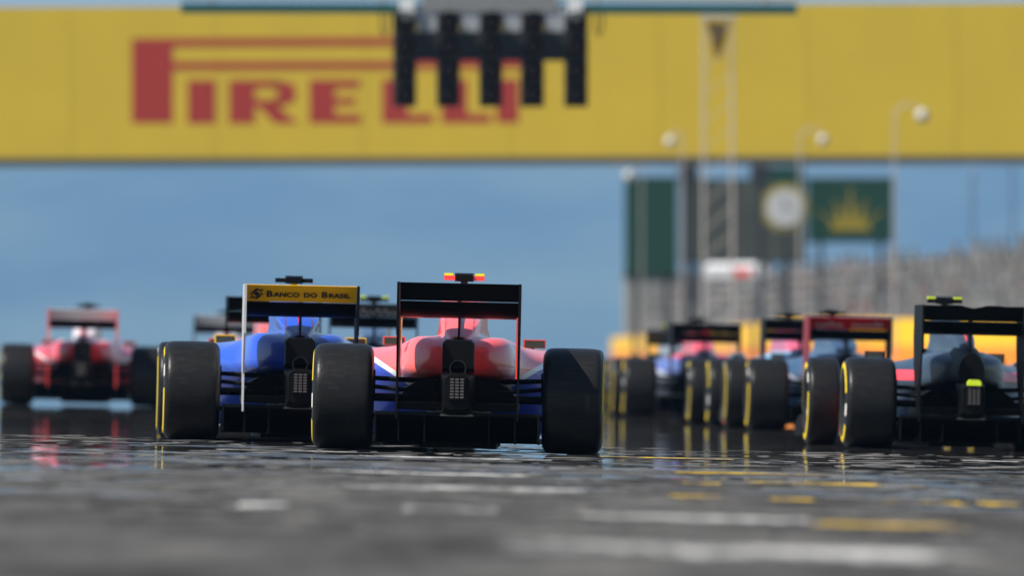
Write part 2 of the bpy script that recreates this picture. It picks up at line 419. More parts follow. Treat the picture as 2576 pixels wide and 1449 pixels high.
FL0 = Vector((0, -0.335, 0.935)); FL1 = Vector((0, -0.430, 1.044))     # rear face of the flap
FLT = (FL1 - FL0).normalized(); FLN = Vector((0, -FLT.z, FLT.y))
FROT = math.atan2(FLT.z, FLT.y)          # lettering plane: x right, y up the flap
def racing_car(cfg):
    px, d, yaw = cfg['px'], cfg['d'], cfg.get('yaw', 0.0)
    x = (px - 1288.0) / F * d
    root = empty('racing_car', (x, d, gz(x) - 0.004), R(yaw), math.atan(FALL))
    tag(root, cfg['label'], 'racing car', 'racing cars rolling away along the track')
    far = d > 100
    body = cfg['body']; style = cfg.get('style', 'std')
    link_mesh('bodywork', body_mesh(style), body, root)
    link_mesh('nose', nose_mesh(), body, root)
    # cockpit opening, headrest and steering cover ahead of the roll hoop
    link_mesh('headrest', mk('headrest', lambda b: b.rings([[(s*.17, 2.14, .60),(s*.17, 2.5, .60),(s*.15, 2.5, .69),(s*.15, 2.14, .74)] for s in (-1, 1)])), M_CARBON, root)
    # floor, plank, diffuser with strakes
    link_mesh('floor', mk('floor', lambda b: b.prism([(-.50,.25),(-.70,.7),(-.70,2.6),(-.45,3.1),(.45,3.1),(.70,2.6),(.70,.7),(.50,.25)], 'z', .055, .075)), M_CARBON, root)
    link_mesh('plank', mk('plank', lambda b: b.box(-.24, .24, .3, 3.3, .022, .054)), M_CARBON, root)
    def dif(b):
        P = [(.25,.058),(.05,.085),(-.15,.14),(-.36,.225),(-.36,.245),(-.15,.165),(.05,.11),(.25,.074)]
        b.prism(P, 'x', -.50, .50)
        for s in (-1, 1):
            b.prism([(.25,.05),(-.36,.07),(-.36,.247),(-.05,.16),(.25,.1)], 'x', s*.505-.006, s*.505+.006)
    link_mesh('diffuser', mk('diffuser', dif), M_CARBON, root)
    for s in (-.36, -.2, .2, .36):
        o = link_mesh('strake', mk('strake', lambda b: b.prism([(.2,.05),(-.35,.06),(-.35,.222),(-.14,.138),(.05,.085),(.2,.06)], 'x', -.004, .004)), M_CARBON, root); o.location.x = s
    link_mesh('diffuser_flap', mk('diffuser_flap', lambda b: b.prism([(-.365,.262),(-.395,.305),(-.401,.303),(-.372,.259)], 'x', -.37, .37)), M_CARBON, root)
    # gearbox, crash structure, exhaust, rain light
    def gear(b):
        b.rings([[(sx*hw, y, z) for sx, z in ((-1, z0), (1, z0), (1, z1), (-1, z1))] for y, hw, z0, z1 in
                 ((.55,.20,.08,.44),(.1,.15,.10,.44),(-.3,.10,.2,.44))])
    link_mesh('gearbox', mk('gearbox', gear), M_CARBON, root)
    def crash(b):
        b.rings([[(sx*hw, y, z) for sx, z in ((-1, z0), (-.6, z0-.015), (.6, z0-.015), (1, z0), (1, z1-.02), (.6, z1), (-.6, z1), (-1, z1-.02))]
                 for y, hw, z0, z1 in ((-.25,.105,.22,.50),(-.42,.092,.24,.49),(-.56,.075,.28,.475))])
    link_mesh('crash_structure', mk('crash_structure', crash, True), M_CARBON, root)
    def mount(b):
        b.prism([(-.105,.222),(.105,.222),(.10,.236),(.06,.238),(.05,.262),(-.05,.262),(-.06,.238),(-.10,.236)], 'y', -.43, -.41)
    link_mesh('jacking_mount', mk('jacking_mount', mount), M_TITAN, root)
    if cfg.get('exhaust', 'box') == 'box':
        def shr(b):
            b.rings([[(sx*hw, y, z) for sx, z in ((-1, z0), (1, z0), (1, z1-.02), (.8, z1), (-.8, z1), (-1, z1-.02))]
                     for y, hw, z0, z1 in ((.15,.09,.46,.66),(-.12,.100,.50,.70),(-.36,.097,.52,.692))])
        link_mesh('exhaust_shroud', mk('exhaust_shroud', shr), M_CARBON, root)
        def ex(b):
            prof = [(0,.052),(.30,.052),(.30,.046),(0.02,.046),(0.02,.0001)]
            b.lathe_x(prof, n=24)
        e = link_mesh('exhaust_pipe', mk('exhaust_pipe', ex, True), M_DARK, root); e.rotation_euler = (0, 0, R(-90)); e.location = (0, -.12, .52)
    else:
        def shr(b):
            rg = []
            for y, rw, rz, zc in ((.2,.15,.17,.58),(-.15,.115,.15,.57),(-.36,.095,.125,.56)):
                rg.append([(rw*math.sin(2*math.pi*i/20), y, zc + rz*math.cos(2*math.pi*i/20)*(1.15 if math.cos(2*math.pi*i/20) > 0 else .9)) for i in range(20)])
            b.rings(rg)
        link_mesh('exhaust_shroud', mk('exhaust_round', shr, True), M_CARBON, root)
    rl = link_mesh('rain_light', mk('rain_light', lambda b: b.box(-.056, .056, -.585, -.558, .325, .468)), M_CARBON, root)
    def lens(b):
        for i in range(3):
            for j in range(7):
                cx_ = (i-1)*.031; cz_ = .34 + j*.0185
                b.box(cx_-.011, cx_+.011, -.592, -.586, cz_-.0055, cz_+.0055)
    link_mesh('lens_grid', mk('lens_grid', lens), M_LENS, rl)
    if cfg.get('light_cap'):
        def cap(b): b.prism([(-.05,.470),(.05,.470),(.05,.495),(.035,.512),(-.035,.512),(-.05,.495)], 'y', -.60, -.55)
        link_mesh('light_cap', mk('light_cap', cap), M_FLUO, rl)
    link_mesh('tail_opening', mk('tail_opening', lambda b: b.prism([(.088*math.cos(2*math.pi*i/20), .597 + .118*math.sin(2*math.pi*i/20)) for i in range(20)], 'y', -.125, -.101)), M_CARBON, root)
    for s in (-1, 1):
        def outl(b): b.rings([[(x*k, y, z) for x, z in ((.09,.25),(.36,.26),(.365,.32),(.33,.39),(.25,.435),(.09,.45))] for y, k in ((-.02, 1.0), (.45, 1.05))])
        o = link_mesh('cooling_outlet', mk('cooling_outlet', outl), M_CARBON, root); o.scale.x = s
    # suspension
    def susp(s):
        def f(b):
            for a_, c_ in (((.12, -.18, .44), (.57, -.02, .45)), ((.13, .45, .43), (.57, .03, .45)),
                           ((.12, -.12, .20), (.57, -.02, .22)), ((.16, .55, .18), (.57, .03, .22)), ((.12, -.25, .36), (.57, -.12, .40))):
                b.tube((s*a_[0], a_[1], a_[2]), (s*c_[0], c_[1], c_[2]), .014, n=6)
            b.tube((s*.12, 0, .33), (s*.6, 0, .33), .026, n=10)
        return mk('suspension%d' % s, f, True)
    def fsusp(s):
        def f(b):
            for a_, c_ in (((.2, 3.1, .5), (.66, 3.3, .44)), ((.2, 3.6, .5), (.66, 3.32, .44)), ((.2, 3.1, .25), (.66, 3.3, .2)), ((.18, 3.6, .25), (.66, 3.32, .2))):
                b.tube((s*a_[0], a_[1], a_[2]), (s*c_[0], c_[1], c_[2]), .012, n=6)
        return mk('fsusp%d' % s, f, True)
    for s in (-1, 1):
        link_mesh('wishbones', susp(s), M_CARBON, root)
        link_mesh('front_wishbones', fsusp(s), M_CARBON, root)
        def duct(b): b.lathe_x([(-.06,.0001),(-.06,.12),(-.02,.148),(.12,.150)], n=24); b.box(-.075, -.01, -.06, .12, .02, .17)
        o = link_mesh('brake_duct', mk('brake_duct', duct, True), M_CARBON, root); o.location = (s*.59, 0, .33); o.rotation_euler = (0, 0, 0 if s > 0 else math.pi)
        # bargeboard beside the sidepod
        def bb(b): b.prism([(2.35,.08),(3.0,.10),(2.95,.40),(2.6,.46),(2.35,.38)], 'x', -.006, .006)
        o = link_mesh('bargeboard', mk('bargeboard', bb), cfg.get('trim', M_CARBON), root); o.location.x = s*.62
    # wheels
    for ax, w, xc in ((0.0, .375, .7125), (3.31, .245, .7775)):
        kk = 'rear' if ax == 0 else 'front'
        for s in (-1, 1):
            ty = link_mesh('tyre', tyre_mesh(w, 'tyre_' + kk), M_TYRE, root)
            ty.location = (s*xc, ax, .33); ty.rotation_euler = (random.uniform(0, 6.28) if False else 0, 0, 0 if s > 0 else math.pi)
            link_mesh('rim', rim_mesh(w, 'rim_' + kk), M_DARK, ty)
            ph = cfg.get('phase', 0.0) + (0.9 if ax else 0.0) + s*0.4
            for q in range(2):
                o = link_mesh('yellow_band', mark_mesh(w, 'band_' + kk, -1.12, 1.12, .252, .291), M_YMARK, ty); o.rotation_euler.x = ph + q*math.pi
                o = link_mesh('printed_mark', mark_mesh(w, 'mark_' + kk, -.16, .16, .254, .290), (M_OMARK, M_WMARK)[q], ty); o.rotation_euler.x = ph + math.pi/2 + q*math.pi
    # rear wing
    def plane_(pts_lo, thick):
        return pts_lo + [(y + thick*.25, z + thick) for y, z in reversed(pts_lo)]
    def mainp(b):
        lo = crom([(.02,.855),(-.06,.836),(-.16,.846),(-.25,.880),(-.322,.929)], 4)
        up = [(y + .01, z + .022*math.sin(math.pi*min(1, (i+.6)/len(lo))) + .002) for i, (y, z) in enumerate(lo)]
        b.prism(lo + up[::-1], 'x', -.366, .366)
    mp = link_mesh('main_plane', mk('main_plane', mainp), cfg.get('main', M_CARBON), root)
    def le(b): b.prism([(.022,.846),(-.045,.829),(-.060,.8325),(.030,.862)], 'x', -.366, .366)
    if cfg.get('lead'): link_mesh('leading_edge', mk('leading_edge', le), cfg['lead'], mp)
    notch = cfg.get('notch', 0.0)
    def flap(b):
        n = 24; rg = []
        for i in range(n+1):
            xx = -.366 + .732*i/n
            dz = notch * max(0, 1 - abs(xx)/.09) - (notch*.25 if notch and .09 < abs(xx) < .2 else 0)
            top = FL1 - FLT*dz
            bow = FL0.lerp(top, .5) - FLN*.004
            rg.append([(xx, FL0.y, FL0.z), (xx, bow.y, bow.z), (xx, top.y, top.z), (xx, top.y+.004, top.z+.002), (xx, bow.y+.014, bow.z+.008), (xx, FL0.y+.014, FL0.z+.006)])
        b.rings(rg)
    fp = link_mesh('flap', mk('flap%.3f' % notch, flap, True), cfg.get('flap', M_CARBON), root)
    link_mesh('flap_actuator', mk('flap_actuator', lambda b: b.prism([(-.30,.94),(-.16,.92),(-.16,1.0),(-.26,1.02)], 'x', -.012, .012)), M_CARBON, root)
    def epl(b):
        P = [(.14,1.03),(.16,.80),(.10,.60),(-.02,.45),(-.16,.30),(-.22,.20),(-.42,.20),(-.40,.45),(-.46,.62),(-.52,.72),(-.54,1.03),(-.50,1.048),(.10,1.048)]
        b.prism(P, 'x', -.0055, .0055)
    for s in (-1, 1):
        o = link_mesh('endplate', mk('endplate', epl), (cfg.get('endplate_l', cfg.get('endplate', M_CARBON)) if s < 0 else cfg.get('endplate', M_CARBON)), root); o.location.x = s*.375
        if cfg.get('strip'): link_mesh('endplate_strip', mk('endplate_strip%d' % s, lambda b: b.box(-s*.013 - .005, -s*.013 + .005, -.40, .10, .46, .84)), cfg['strip'], o)
        link_mesh('endplate_trim', mk('endplate_trim', lambda b: b.box(-.008, .008, -.555, -.542, .72, 1.046)), cfg.get('trim_tip', o.material_slots[0].material), o)
    link_mesh('wing_pylon', mk('wing_pylon', lambda b: b.prism([(-.06,.62),(-.26,.60),(-.24,.88),(-.08,.858)], 'x', -.006, .006)), cfg.get('pylon', M_CARBON), root)
    # camera pod over the roll hoop, mirrors, fin line
    tc = link_mesh('camera_pod', mk('camera_pod', lambda b: b.rings([[(-hw, y, z), (hw, y, z), (hw, y, z+h), (-hw, y, z+h)] for y, hw, z, h in ((1.80,.05,1.074,.04),(1.86,.06,1.07,.055),(1.98,.055,1.072,.05))])), M_CARBON, root)
    link_mesh('pod_stalk', mk('pod_stalk', lambda b: b.prism([(1.78,.97),(1.98,.97),(1.95,1.075),(1.82,1.075)], 'x', -.022, .022)), cfg.get('stalk', M_TITAN), root)
    for s in (-1, 1):
        def arm(b): b.prism([(-.035,1.078),(.035,1.078),(.045,1.10),(-.03,1.108)], 'x', .058, .128)
        o = link_mesh('pod_wing', mk('pod_wing', arm), cfg.get('pod', M_CARBON), root); o.location = (0 if s > 0 else 0, 1.86, 0); o.scale.x = s
        if cfg.get('pod_tip'):
            o = link_mesh('pod_tip', mk('pod_tip', lambda b: b.box(.07, .128, -.02, .04, 1.1085, 1.124)), M_FLUO, root); o.location = (0, 1.86, 0); o.scale.x = s
        mr = link_mesh('mirror', mk('mirror', lambda b: b.rings([[(-hw, y, -hh), (hw, y, -hh), (hw, y, hh), (-hw, y, hh)] for y, hw, hh in ((0,.072,.027),(.04,.072,.028),(.085,.045,.016))])), cfg.get('mirror', M_CARBON), root)
        mr.location = (s*.45, 2.55, .685)
        link_mesh('mirror_glass', mk('mirror_glass', lambda b: b.box(-.062, .062, -.003, -.001, -.021, .021)), M_MIRROR, mr)
        link_mesh('mirror_stay', mk('mirror_stay%d' % s, lambda b: b.tube((0, .04, -.02), (-s*.10, .05, -.12), .008, n=6).tube((-s*.03, .04, -.02), (-s*.03, .05, -.12), .006, n=6)), M_CARBON, mr)
    link_mesh('fin_edge', mk('fin_edge', lambda b: b.prism([(-.12,.725),(-.10,.76),(.3,.865),(.75,.92),(.75,.88),(.3,.82)], 'x', -.006, .006)), cfg.get('fin', M_CARBON), root)
    # front wing
    def fw(b):
        b.prism([(4.45,.09),(4.95,.075),(4.97,.085),(4.45,.115)], 'x', -.82, .82)
        for s in (-1, 1):
            b.prism([(4.42,.17),(4.6,.13),(4.6,.142),(4.42,.19)], 'x', min(s*.3, s*.81), max(s*.3, s*.81))
    fwo = link_mesh('front_wing', mk('front_wing', fw), cfg.get('trim', M_CARBON), root)
    for s in (-1, 1):
        o = link_mesh('front_endplate', mk('front_endplate', lambda b: b.prism([(4.4,.06),(5.0,.06),(5.0,.16),(4.7,.22),(4.4,.23)], 'x', -.006, .006)), M_CARBON, fwo); o.location.x = s*.826
        link_mesh('nose_pylon', mk('nose_pylon%d' % s, lambda b: b.prism([(4.5,.10),(4.75,.09),(4.72,.24),(4.5,.30)], 'x', s*.06-.006, s*.06+.006)), M_CARBON, fwo)
    def on_flap(u, v): p = FL0 + FLT*v + FLN*.0062; return (u, p.y, p.z)
    return root, fp, on_flap

def squiggle(fp, on_flap, u0, u1, v0, v1, mat, n, seed, wd=.0045):
    """hand-lettered strokes of a sponsor's script that cannot be read in the picture"""
    rr = random.Random(seed); b = MB()
    u = u0; step = (u1 - u0) / n
    for i in range(n):
        if rr.random() < .12: u += step; continue
        hh = rr.choice((.55, .6, .6, 1.0)); pts = [(u, v0 + (v1-v0)*rr.uniform(.1,.3)), (u + step*.35, v0 + (v1-v0)*hh), (u + step*.7, v0), (u + step*1.0, v0 + (v1-v0)*rr.uniform(.2,.5))]
        for (a, c), (e, g) in zip(pts, pts[1:]):
            dx, dy = e-a, g-c; L = math.hypot(dx, dy) or 1; ox, oy = -dy/L*wd, dx/L*wd
            q = [on_flap(a+ox, c+oy), on_flap(a-ox, c-oy), on_flap(e-ox, g-oy), on_flap(e+ox, g+oy)]
            b.add(q, [(0, 1, 2, 3)])
        u += step
    return b.build('script_lettering', mat, fp)

def P_(n, c, **k): return plain(n, c, 0.3, coat=0.7, grime=0.06, **k)
M_RED = P_('gloss_red', (0.85, 0.05, 0.035)); M_BLUE = P_('gloss_blue', (0.03, 0.09, 0.55)); M_YEL = plain('satin_yellow', (0.95, 0.52, 0.005), 0.45, grime=.03, spec=.2)
M_MAROON = plain('maroon', (0.22, 0.02, 0.025), .45, spec=.2); M_DRED = plain('deep_red', (0.50, 0.008, 0.014), .45, spec=.2); M_PALE = plain('pale_grey', (0.90, 0.88, 0.87), .5, grime=.04, spec=.2); M_SLATE = P_('slate_blue', (0.08, 0.14, 0.24))
M_LBLUE = P_('light_blue', (0.25, 0.55, 0.75)); M_DGREY = P_('dark_grey', (0.035, 0.035, 0.035)); M_INK = plain('black_print', (0.01, 0.01, 0.01), 0.6)
M_WPRINT = plain('white_print', (0.6, 0.56, 0.56), 0.6); M_GPRINT = plain('gold_print', (0.5, 0.36, 0.05), 0.6); M_RPRINT = plain('red_print', (0.6, 0.02, 0.04), 0.6)

# 1: red car with white and blue flash (the sharp one in the middle)
L_A = livery('red_white_blue_livery', (0.98, 0.125, 0.115), (0.85, 0.85, 0.85), (0.02, 0.06, 0.5), seam=(0.6, 0.04, 0.03))
A, fA, oA = racing_car(dict(px=1149, d=80, yaw=-.5, body=L_A, lead=M_RED, trim=M_BLUE, strip=M_RED, pod=M_RED, pod_tip=True, mirror=M_RED, pylon=M_CARBON,
    label='red racing car with white and blue side flash and plain black rear wing', phase=.3))
for s in (-1, 1):   # red lower strip of the endplates
    pass
# 2: blue car, yellow wing with black lettering
L_B = livery('blue_livery', (0.014, 0.075, 0.56), (0.02, 0.09, 0.55), (0.015, 0.07, 0.45), seam=(0.12, 0.02, 0.03))
B, fB, oB = racing_car(dict(px=747, d=86, yaw=2.3, body=L_B, flap=M_YEL, endplate_l=M_SILVER, trim=M_BLUE, mirror=M_YEL, fin=M_DRED, style='boxy', stalk=M_YEL, phase=.9,
    label='blue racing car with yellow rear wing lettered in black'))
u = -.235
for txt, sz in (('B', .072), ('ANCO', .055), (' ', .02), ('DO', .055), (' ', .02), ('B', .072), ('RASIL', .055)):
    if txt == ' ': u += .020; continue
    o, wd = lettering(txt, sz, M_INK, fB, oB(u, .047), (FROT, 0, 0), bold=.0018, sx=1.06)
    u += wd + .006
def emblem(b):
    def q(pts): b.add([oB(-.298 + a*.046, .070 + c*.046) for a, c in pts], [tuple(range(len(pts)))])
    q([(-.75,.25),(-.1,1.0),(.15,1.0),(.15,.7),(-.4,.1)]); q([(.25,.95),(.55,.75),(1.0,1.0),(.75,.45),(.2,.62)])
    q([(.75,-.25),(.1,-1.0),(-.15,-1.0),(-.15,-.7),(.4,-.1)]); q([(-.25,-.95),(-.55,-.75),(-1.0,-1.0),(-.75,-.45),(-.2,-.62)])
    q([(-.45,0),(0,-.45),(.45,0),(0,.45)]); q([(-.95,.05),(-.8,.2),(-.45,-.15),(-.6,-.3)]); q([(.95,-.05),(.8,-.2),(.45,.15),(.6,.3)])
be = MB(); emblem(be); be.build('emblem', M_INK, fB)
# 3: graphite car with red flashes at the right edge of the track
L_D = livery('graphite_livery', (0.022, 0.040, 0.068), (0.12, 0.20, 0.30), (0.05, 0.09, 0.15), spine=None, z0=.40, k=.2, w=.05, coat=.25, rough=.42, band=(.50, .575, .30, (0.85, 0.05, 0.07)))
D_, fD, oD = racing_car(dict(px=2428, d=93.5, yaw=3.4, body=L_D, style='slim', exhaust='round', light_cap=True, pod_tip=True, notch=.022, trim=M_RED, fin=M_RED, phase=.2,
    label='graphite grey racing car with black notched rear wing and bright yellow light cap'))
# 4: red winged car with white script
L_E = livery('slate_livery', (0.03, 0.07, 0.14), (0.35, 0.36, 0.4), (0.03, 0.08, 0.18), top=(0.03, 0.05, 0.1), zt=.80, coat=.3)
E_, fE, oE = racing_car(dict(px=2123, d=117.5, yaw=2.6, body=L_E, flap=M_DRED, endplate_l=M_MAROON, mirror=M_LBLUE, phase=1.2,
    label='slate blue racing car with dark red rear wing carrying white script'))
squiggle(fE, oE, -.31, -.02, .04, .10, M_WPRINT, 7, 3); squiggle(fE, oE, .02, .31, .04, .10, M_WPRINT, 7, 5)
# 5: second red winged car, mostly out of frame
L_L = livery('black_gold_livery', (0.02, 0.02, 0.02), (0.4, 0.28, 0.05), (0.02, 0.02, 0.02))
Lc, fL, oL = racing_car(dict(px=2668, d=127, yaw=2.0, body=L_L, flap=M_DRED, phase=.5,
    label='black racing car with dark red rear wing, beside the graphite grey car'))
squiggle(fL, oL, -.31, .31, .04, .10, M_WPRINT, 14, 9)
# 6: black winged car with light blue mirrors
L_F = livery('pale_blue_livery', (0.22, 0.45, 0.68), (0.7, 0.7, 0.7), (0.05, 0.16, 0.40), top=(0.78, 0.10, 0.18), zt=.74)
racing_car(dict(px=2008, d=125.5, yaw=2.4, body=L_F, mirror=M_LBLUE, phase=.1, label='pale blue and red racing car with plain black wing, ahead of the slate blue car'))
# 7: dark winged car with small red emblem and gold lettering
L_G = livery('blue_red_livery', (0.10, 0.14, 0.40), (0.6, 0.65, 0.72), (0.5, 0.55, 0.62), top=(0.8, 0.07, 0.08), zt=.66)
G_, fG, oG = racing_car(dict(px=1768, d=143, yaw=1.6, body=L_G, flap=M_CARBON, endplate=M_CARBON, phase=.6,
    label='blue racing car with red engine cover and black wing with gold lettering'))
squiggle(fG, oG, .05, .33, .0, .05, M_GPRINT, 8, 11); squiggle(fG, oG, -.3, .25, .06, .10, M_DGREY, 12, 12)
bq = MB(); bq.add([oG(-.06, .0), oG(.05, -.01), oG(.07, .05), oG(-.03, .06)], [(0,1,2,3)]); bq.build('emblem', M_RPRINT, fG)
# 8: farthest car on that side
L_H = livery('grey_livery', (0.3, 0.32, 0.35), (0.5, 0.5, 0.5), (0.25, 0.3, 0.4))
racing_car(dict(px=1694, d=171, yaw=1.0, body=L_H, flap=M_DGREY, pod_tip=True, phase=.4, label='silver grey racing car farthest off beside the yellow barrier'))
# 9: white-and-dark car between the blue and the red one
L_I = livery('navy_white_livery', (0.06, 0.10, 0.18), (0.7, 0.7, 0.72), (0.65, 0.66, 0.7), z0=.60, k=.0)
I_, fI, oI = racing_car(dict(px=934, d=111, yaw=0.6, body=L_I, flap=M_DGREY, pod_tip=True, endplate=M_CARBON, phase=.2,
    label='navy and white racing car with pale letters on dark wing, ahead of the blue one'))
squiggle(fI, oI, -.3, .33, .03, .10, M_WPRINT, 10, 21)
# 10: black winged red car ahead of the blue one
L_J = livery('coral_livery', (0.72, 0.12, 0.08), (0.8, 0.8, 0.8), (0.3, 0.05, 0.05))
racing_car(dict(px=681, d=103.5, yaw=1.2, body=L_J, phase=.8, mirror=M_RED, label='coral red racing car with plain black wing, half hidden by the blue one'))
# 11 and 12: red and white cars with pale wings, farther off on the left
L_C = livery('red_white_livery', (0.75, 0.05, 0.07), (0.75, 0.7, 0.7), (0.55, 0.03, 0.05), top=(0.8, 0.72, 0.72), zt=.70, spine=(0.8, 0.05, 0.03))
C_, fC, oC = racing_car(dict(px=206, d=141, yaw=.5, body=L_C, flap=M_PALE, endplate=M_RED, mirror=M_RED, trim=M_RED, phase=.3,
    label='red and white racing car with pale grey wing, alone on the left of the track'))
racing_car(dict(px=566, d=152, yaw=.8, body=L_C, flap=M_PALE, endplate=M_CARBON, mirror=M_RED, phase=.7,
    label='red and white racing car with pale wing, seen past the coral red car'))

# ------------------------------------------------------------------ start-light gantry
M_TEAL = plain('teal_steel', (0.004, 0.075, 0.068), 0.5); M_LBOX = plain('lamp_housing', (0.012, 0.012, 0.013), 0.5)
M_GALV = plain('galvanised', (0.42, 0.44, 0.46), 0.5, metal=0.3); M_GLASSD = plain('unlit_lens', (0.05, 0.012, 0.012), 0.15)
DG = 200.0; SG = DG / F
g0 = at(1231, 0, DG)
gan = empty('start_light_gantry', (g0.x, DG, gz(0)), R(4))
tag(gan, 'teal steel gantry over the track with a hanging row of lamps', 'gantry')
zb = at(0, 33, DG).z - gan.location.z; zt_ = zb + 0.20
hw = 776 * SG
b = MB(); b.box(-hw, hw, -.09, .09, zb, zb + .15); b.build('beam', M_TEAL, gan)
for yy in (-.08, .08):
    b = MB(); b.tube((-hw, yy, zb + .25), (hw, yy, zb + .25), .03); b.build('rail', M_GALV, gan)
b = MB(); b.box(-13, 13, -.35, -.25, 7.4, 7.5); b.box(-13, 13, .25, .35, 7.4, 7.5); b.box(-13, 13, -.35, -.25, 8.1, 8.2); b.box(-13, 13, .25, .35, 8.1, 8.2); b.build('truss_chords', M_TEAL, gan)
b = MB()
for i in range(26):
    xx = -13 + i
    b.tube((xx, -.3, 7.45), (xx + 1, -.3, 8.15), .025, n=6); b.tube((xx, .3, 8.15), (xx + 1, .3, 7.45), .025, n=6)
b.build('truss_bracing', M_TEAL, gan)
for s in (-1, 1):
    b = MB(); b.box(s*13 - .2, s*13 + .2, -.35, .35, -.3, 8.25); b.build('post', M_TEAL, gan)
for xx in (-hw*.9, -hw*.35, hw*.35, hw*.9):
    b = MB(); b.tube((xx, 0, zb + .15), (xx, 0, 7.42), .03); b.build('hanger', M_GALV, gan)
# white clamp covers and grey brackets
for pxx in (1022, 1446):
    b = MB(); b.box(-.11, .11, -.22, -.1, -.13, .12); b.prism([(-.11,-.13),(.11,-.13),(.06,-.2),(-.06,-.2)], 'y', -.22, -.1)
    o = b.build('clamp_cover', M_WHITE, gan); o.location = ((pxx - 1231)*SG, 0, zb + .1)
# each lamp column is a thing that hangs from the beam
COLX = [1018, 1128, 1235, 1340, 1450]
for i, pxx in enumerate(COLX):
    c = empty('start_light', (g0.x + (pxx - 1231)*SG*math.cos(R(4)), DG + (pxx - 1231)*SG*math.sin(R(4)) - .12, at(0, 268, DG).z), R(4))
    tag(c, ['leftmost of five black start lamp columns under the teal beam', 'black start lamp column, second from the left end of the row',
            'middle black start lamp column of the five under the beam', 'black start lamp column, second from the right end of the row',
            'rightmost of five black start lamp columns under the teal beam'][i], 'start light', 'start lamp columns under the gantry beam')
    H = 244*SG; w_ = 29*SG
    b = MB(); b.box(-w_, w_, -.02, .10, 0, H); b.build('housing', M_LBOX, c)
    for k in range(4):
        zc = H*(k + .5)/4
        def hood(bb, n=20, r=.165):
            rg = []
            for y, sc in ((-.02, 1), (-.26, 1.02), (-.26, .93), (-.03, .9)):
                rg.append([(r*sc*math.cos(2*math.pi*j/n), y, r*sc*math.sin(2*math.pi*j/n)) for j in range(n)])
            bb.rings(rg, cap=False)
        hd = link_mesh('lamp_hood', mk('lamp_hood', hood, True), M_LBOX, c); hd.location = (0, 0, zc)
        def ln(bb, n=20, r=.148):
            bb.rings([[(r*sc*math.cos(2*math.pi*j/n), y, r*sc*math.sin(2*math.pi*j/n)) for j in range(n)] for y, sc in ((-.03, 1), (-.06, .8), (-.075, .4))])
        link_mesh('lens', mk('lamp_lens', ln, True), M_GLASSD, hd)
for i in range(4):   # link boxes and brackets between the columns
    pm = (COLX[i] + COLX[i+1]) / 2; ww = (COLX[i+1] - COLX[i] - 58)/2*SG
    zl0 = at(0, 152, DG).z - gan.location.z; zl1 = at(0, 78, DG).z - gan.location.z; zl2 = at(0, 26, DG).z - gan.location.z
    b = MB(); b.box(-ww-.02, ww+.02, -.05, .06, zl0, zl1); o = b.build('link_box', M_LBOX, gan); o.location = ((pm - 1231)*SG, -.06, 0)
    b = MB(); b.prism([(-ww*.9, zl1), (ww*.9, zl1), (ww*1.1, zl2+.05), (-ww*1.1, zl2+.05)], 'y', -.06, .02); o = b.build('bracket', M_GALV, gan); o.location = ((pm - 1231)*SG, -.06, 0)
b = MB(); b.box(-170*SG, 170*SG, -.14, -.095, zb + .02, zb + .30); b.build('mounting_plate', plain('plate_grey', (.22,.22,.22), .6), gan)
for pxx in (966, 1507):
    b = MB(); b.path([(-.05, -.05, zb), (-.05, -.05, zb - .25), (0, -.05, zb - .34), (.06, -.05, zb - .2), (.06, -.05, zb)], .016, 6)
    o = b.build('cable_loop', M_LBOX, gan); o.location = ((pxx - 1231)*SG, 0, 0)

# ------------------------------------------------------------------ yellow banner bridge with red lettering
M_BYEL = plain('banner_yellow', (0.45, 0.315, 0.012), 0.6, grime=0.09, gscale=.35); M_BRED = plain('banner_red', (0.27, 0.012, 0.005), 0.6, grime=0.08)
DB = 345.0; SB = DB / F; YB = R(-9)
b0 = at(1288, 0, DB)
br = empty('banner_bridge', (0, DB, gz(0)), YB)
tag(br, 'broad yellow footbridge panel with large red lettering, spanning the track', 'bridge')
def bz(py): return at(0, py, DB).z - br.location.z
zb0, zb1 = bz(392), bz(12)
b = MB(); b.box(-26, 26, 0, 2.6, zb0, zb1)
b.build('deck', M_BYEL, br)
for i in range(-13, 13):
    b = MB(); b.box(.006, 3.994, -.05, -.003, zb0 - .02, zb1 + .02); o = b.build('panel', M_BYEL, br); o.location.x = i*4.0 if abs(i) < 7 else i*4.0
    if not -7 <= i < 7: bpy.data.objects.remove(o)
b = MB(); b.box(-26, 26, -.06, 2.66, zb0 - .22, zb0 - .03); b.build('lower_beam', M_DGREY, br)
for s in (-1, 1):
    b = MB(); b.box(s*24.5 - .5, s*24.5 + .5, .4, 2.2, -1.2, zb0 - .22); b.build('pier', M_GALV, br)
# the red word: a tall P whose bowl runs over the other letters
k_ = SB / math.cos(YB)
def U(px): return (px - 1288) * k_
def flat(name, polys):
    b = MB()
    for p in polys: b.prism([(U(a), bz(c)) for a, c in p], 'y', -.058, -.052)
    return b.build(name, M_BRED, br)
def rect(a, c, e, g): return [(a, g), (e, g), (e, c), (a, c)]
bowl = [(rect(432, 92, 1330, 113))]
flat('letter', [rect(328, 92, 432, 306)] + bowl + [rect(432, 152, 1330, 172), [(1330, 113), (1330, 92), (1362, 104), (1372, 132), (1350, 132), (1342, 118)], [(1330, 172), (1342, 148), (1350, 132), (1372, 132), (1362, 162), (1342, 171)]])
flat('letter', [rect(470, 198, 540, 308)])
flat('letter', [rect(575, 198, 640, 308), rect(640, 198, 700, 218), rect(640, 248, 700, 266), [(690, 266), (738, 256), (744, 232), (738, 208), (690, 198), (690, 218), (700, 232), (690, 248)], [(650, 266), (700, 266), (750, 308), (690, 308)]])
flat('letter', [rect(778, 198, 842, 308), rect(842, 198, 905, 220), rect(842, 244, 895, 262), rect(842, 286, 908, 308)])
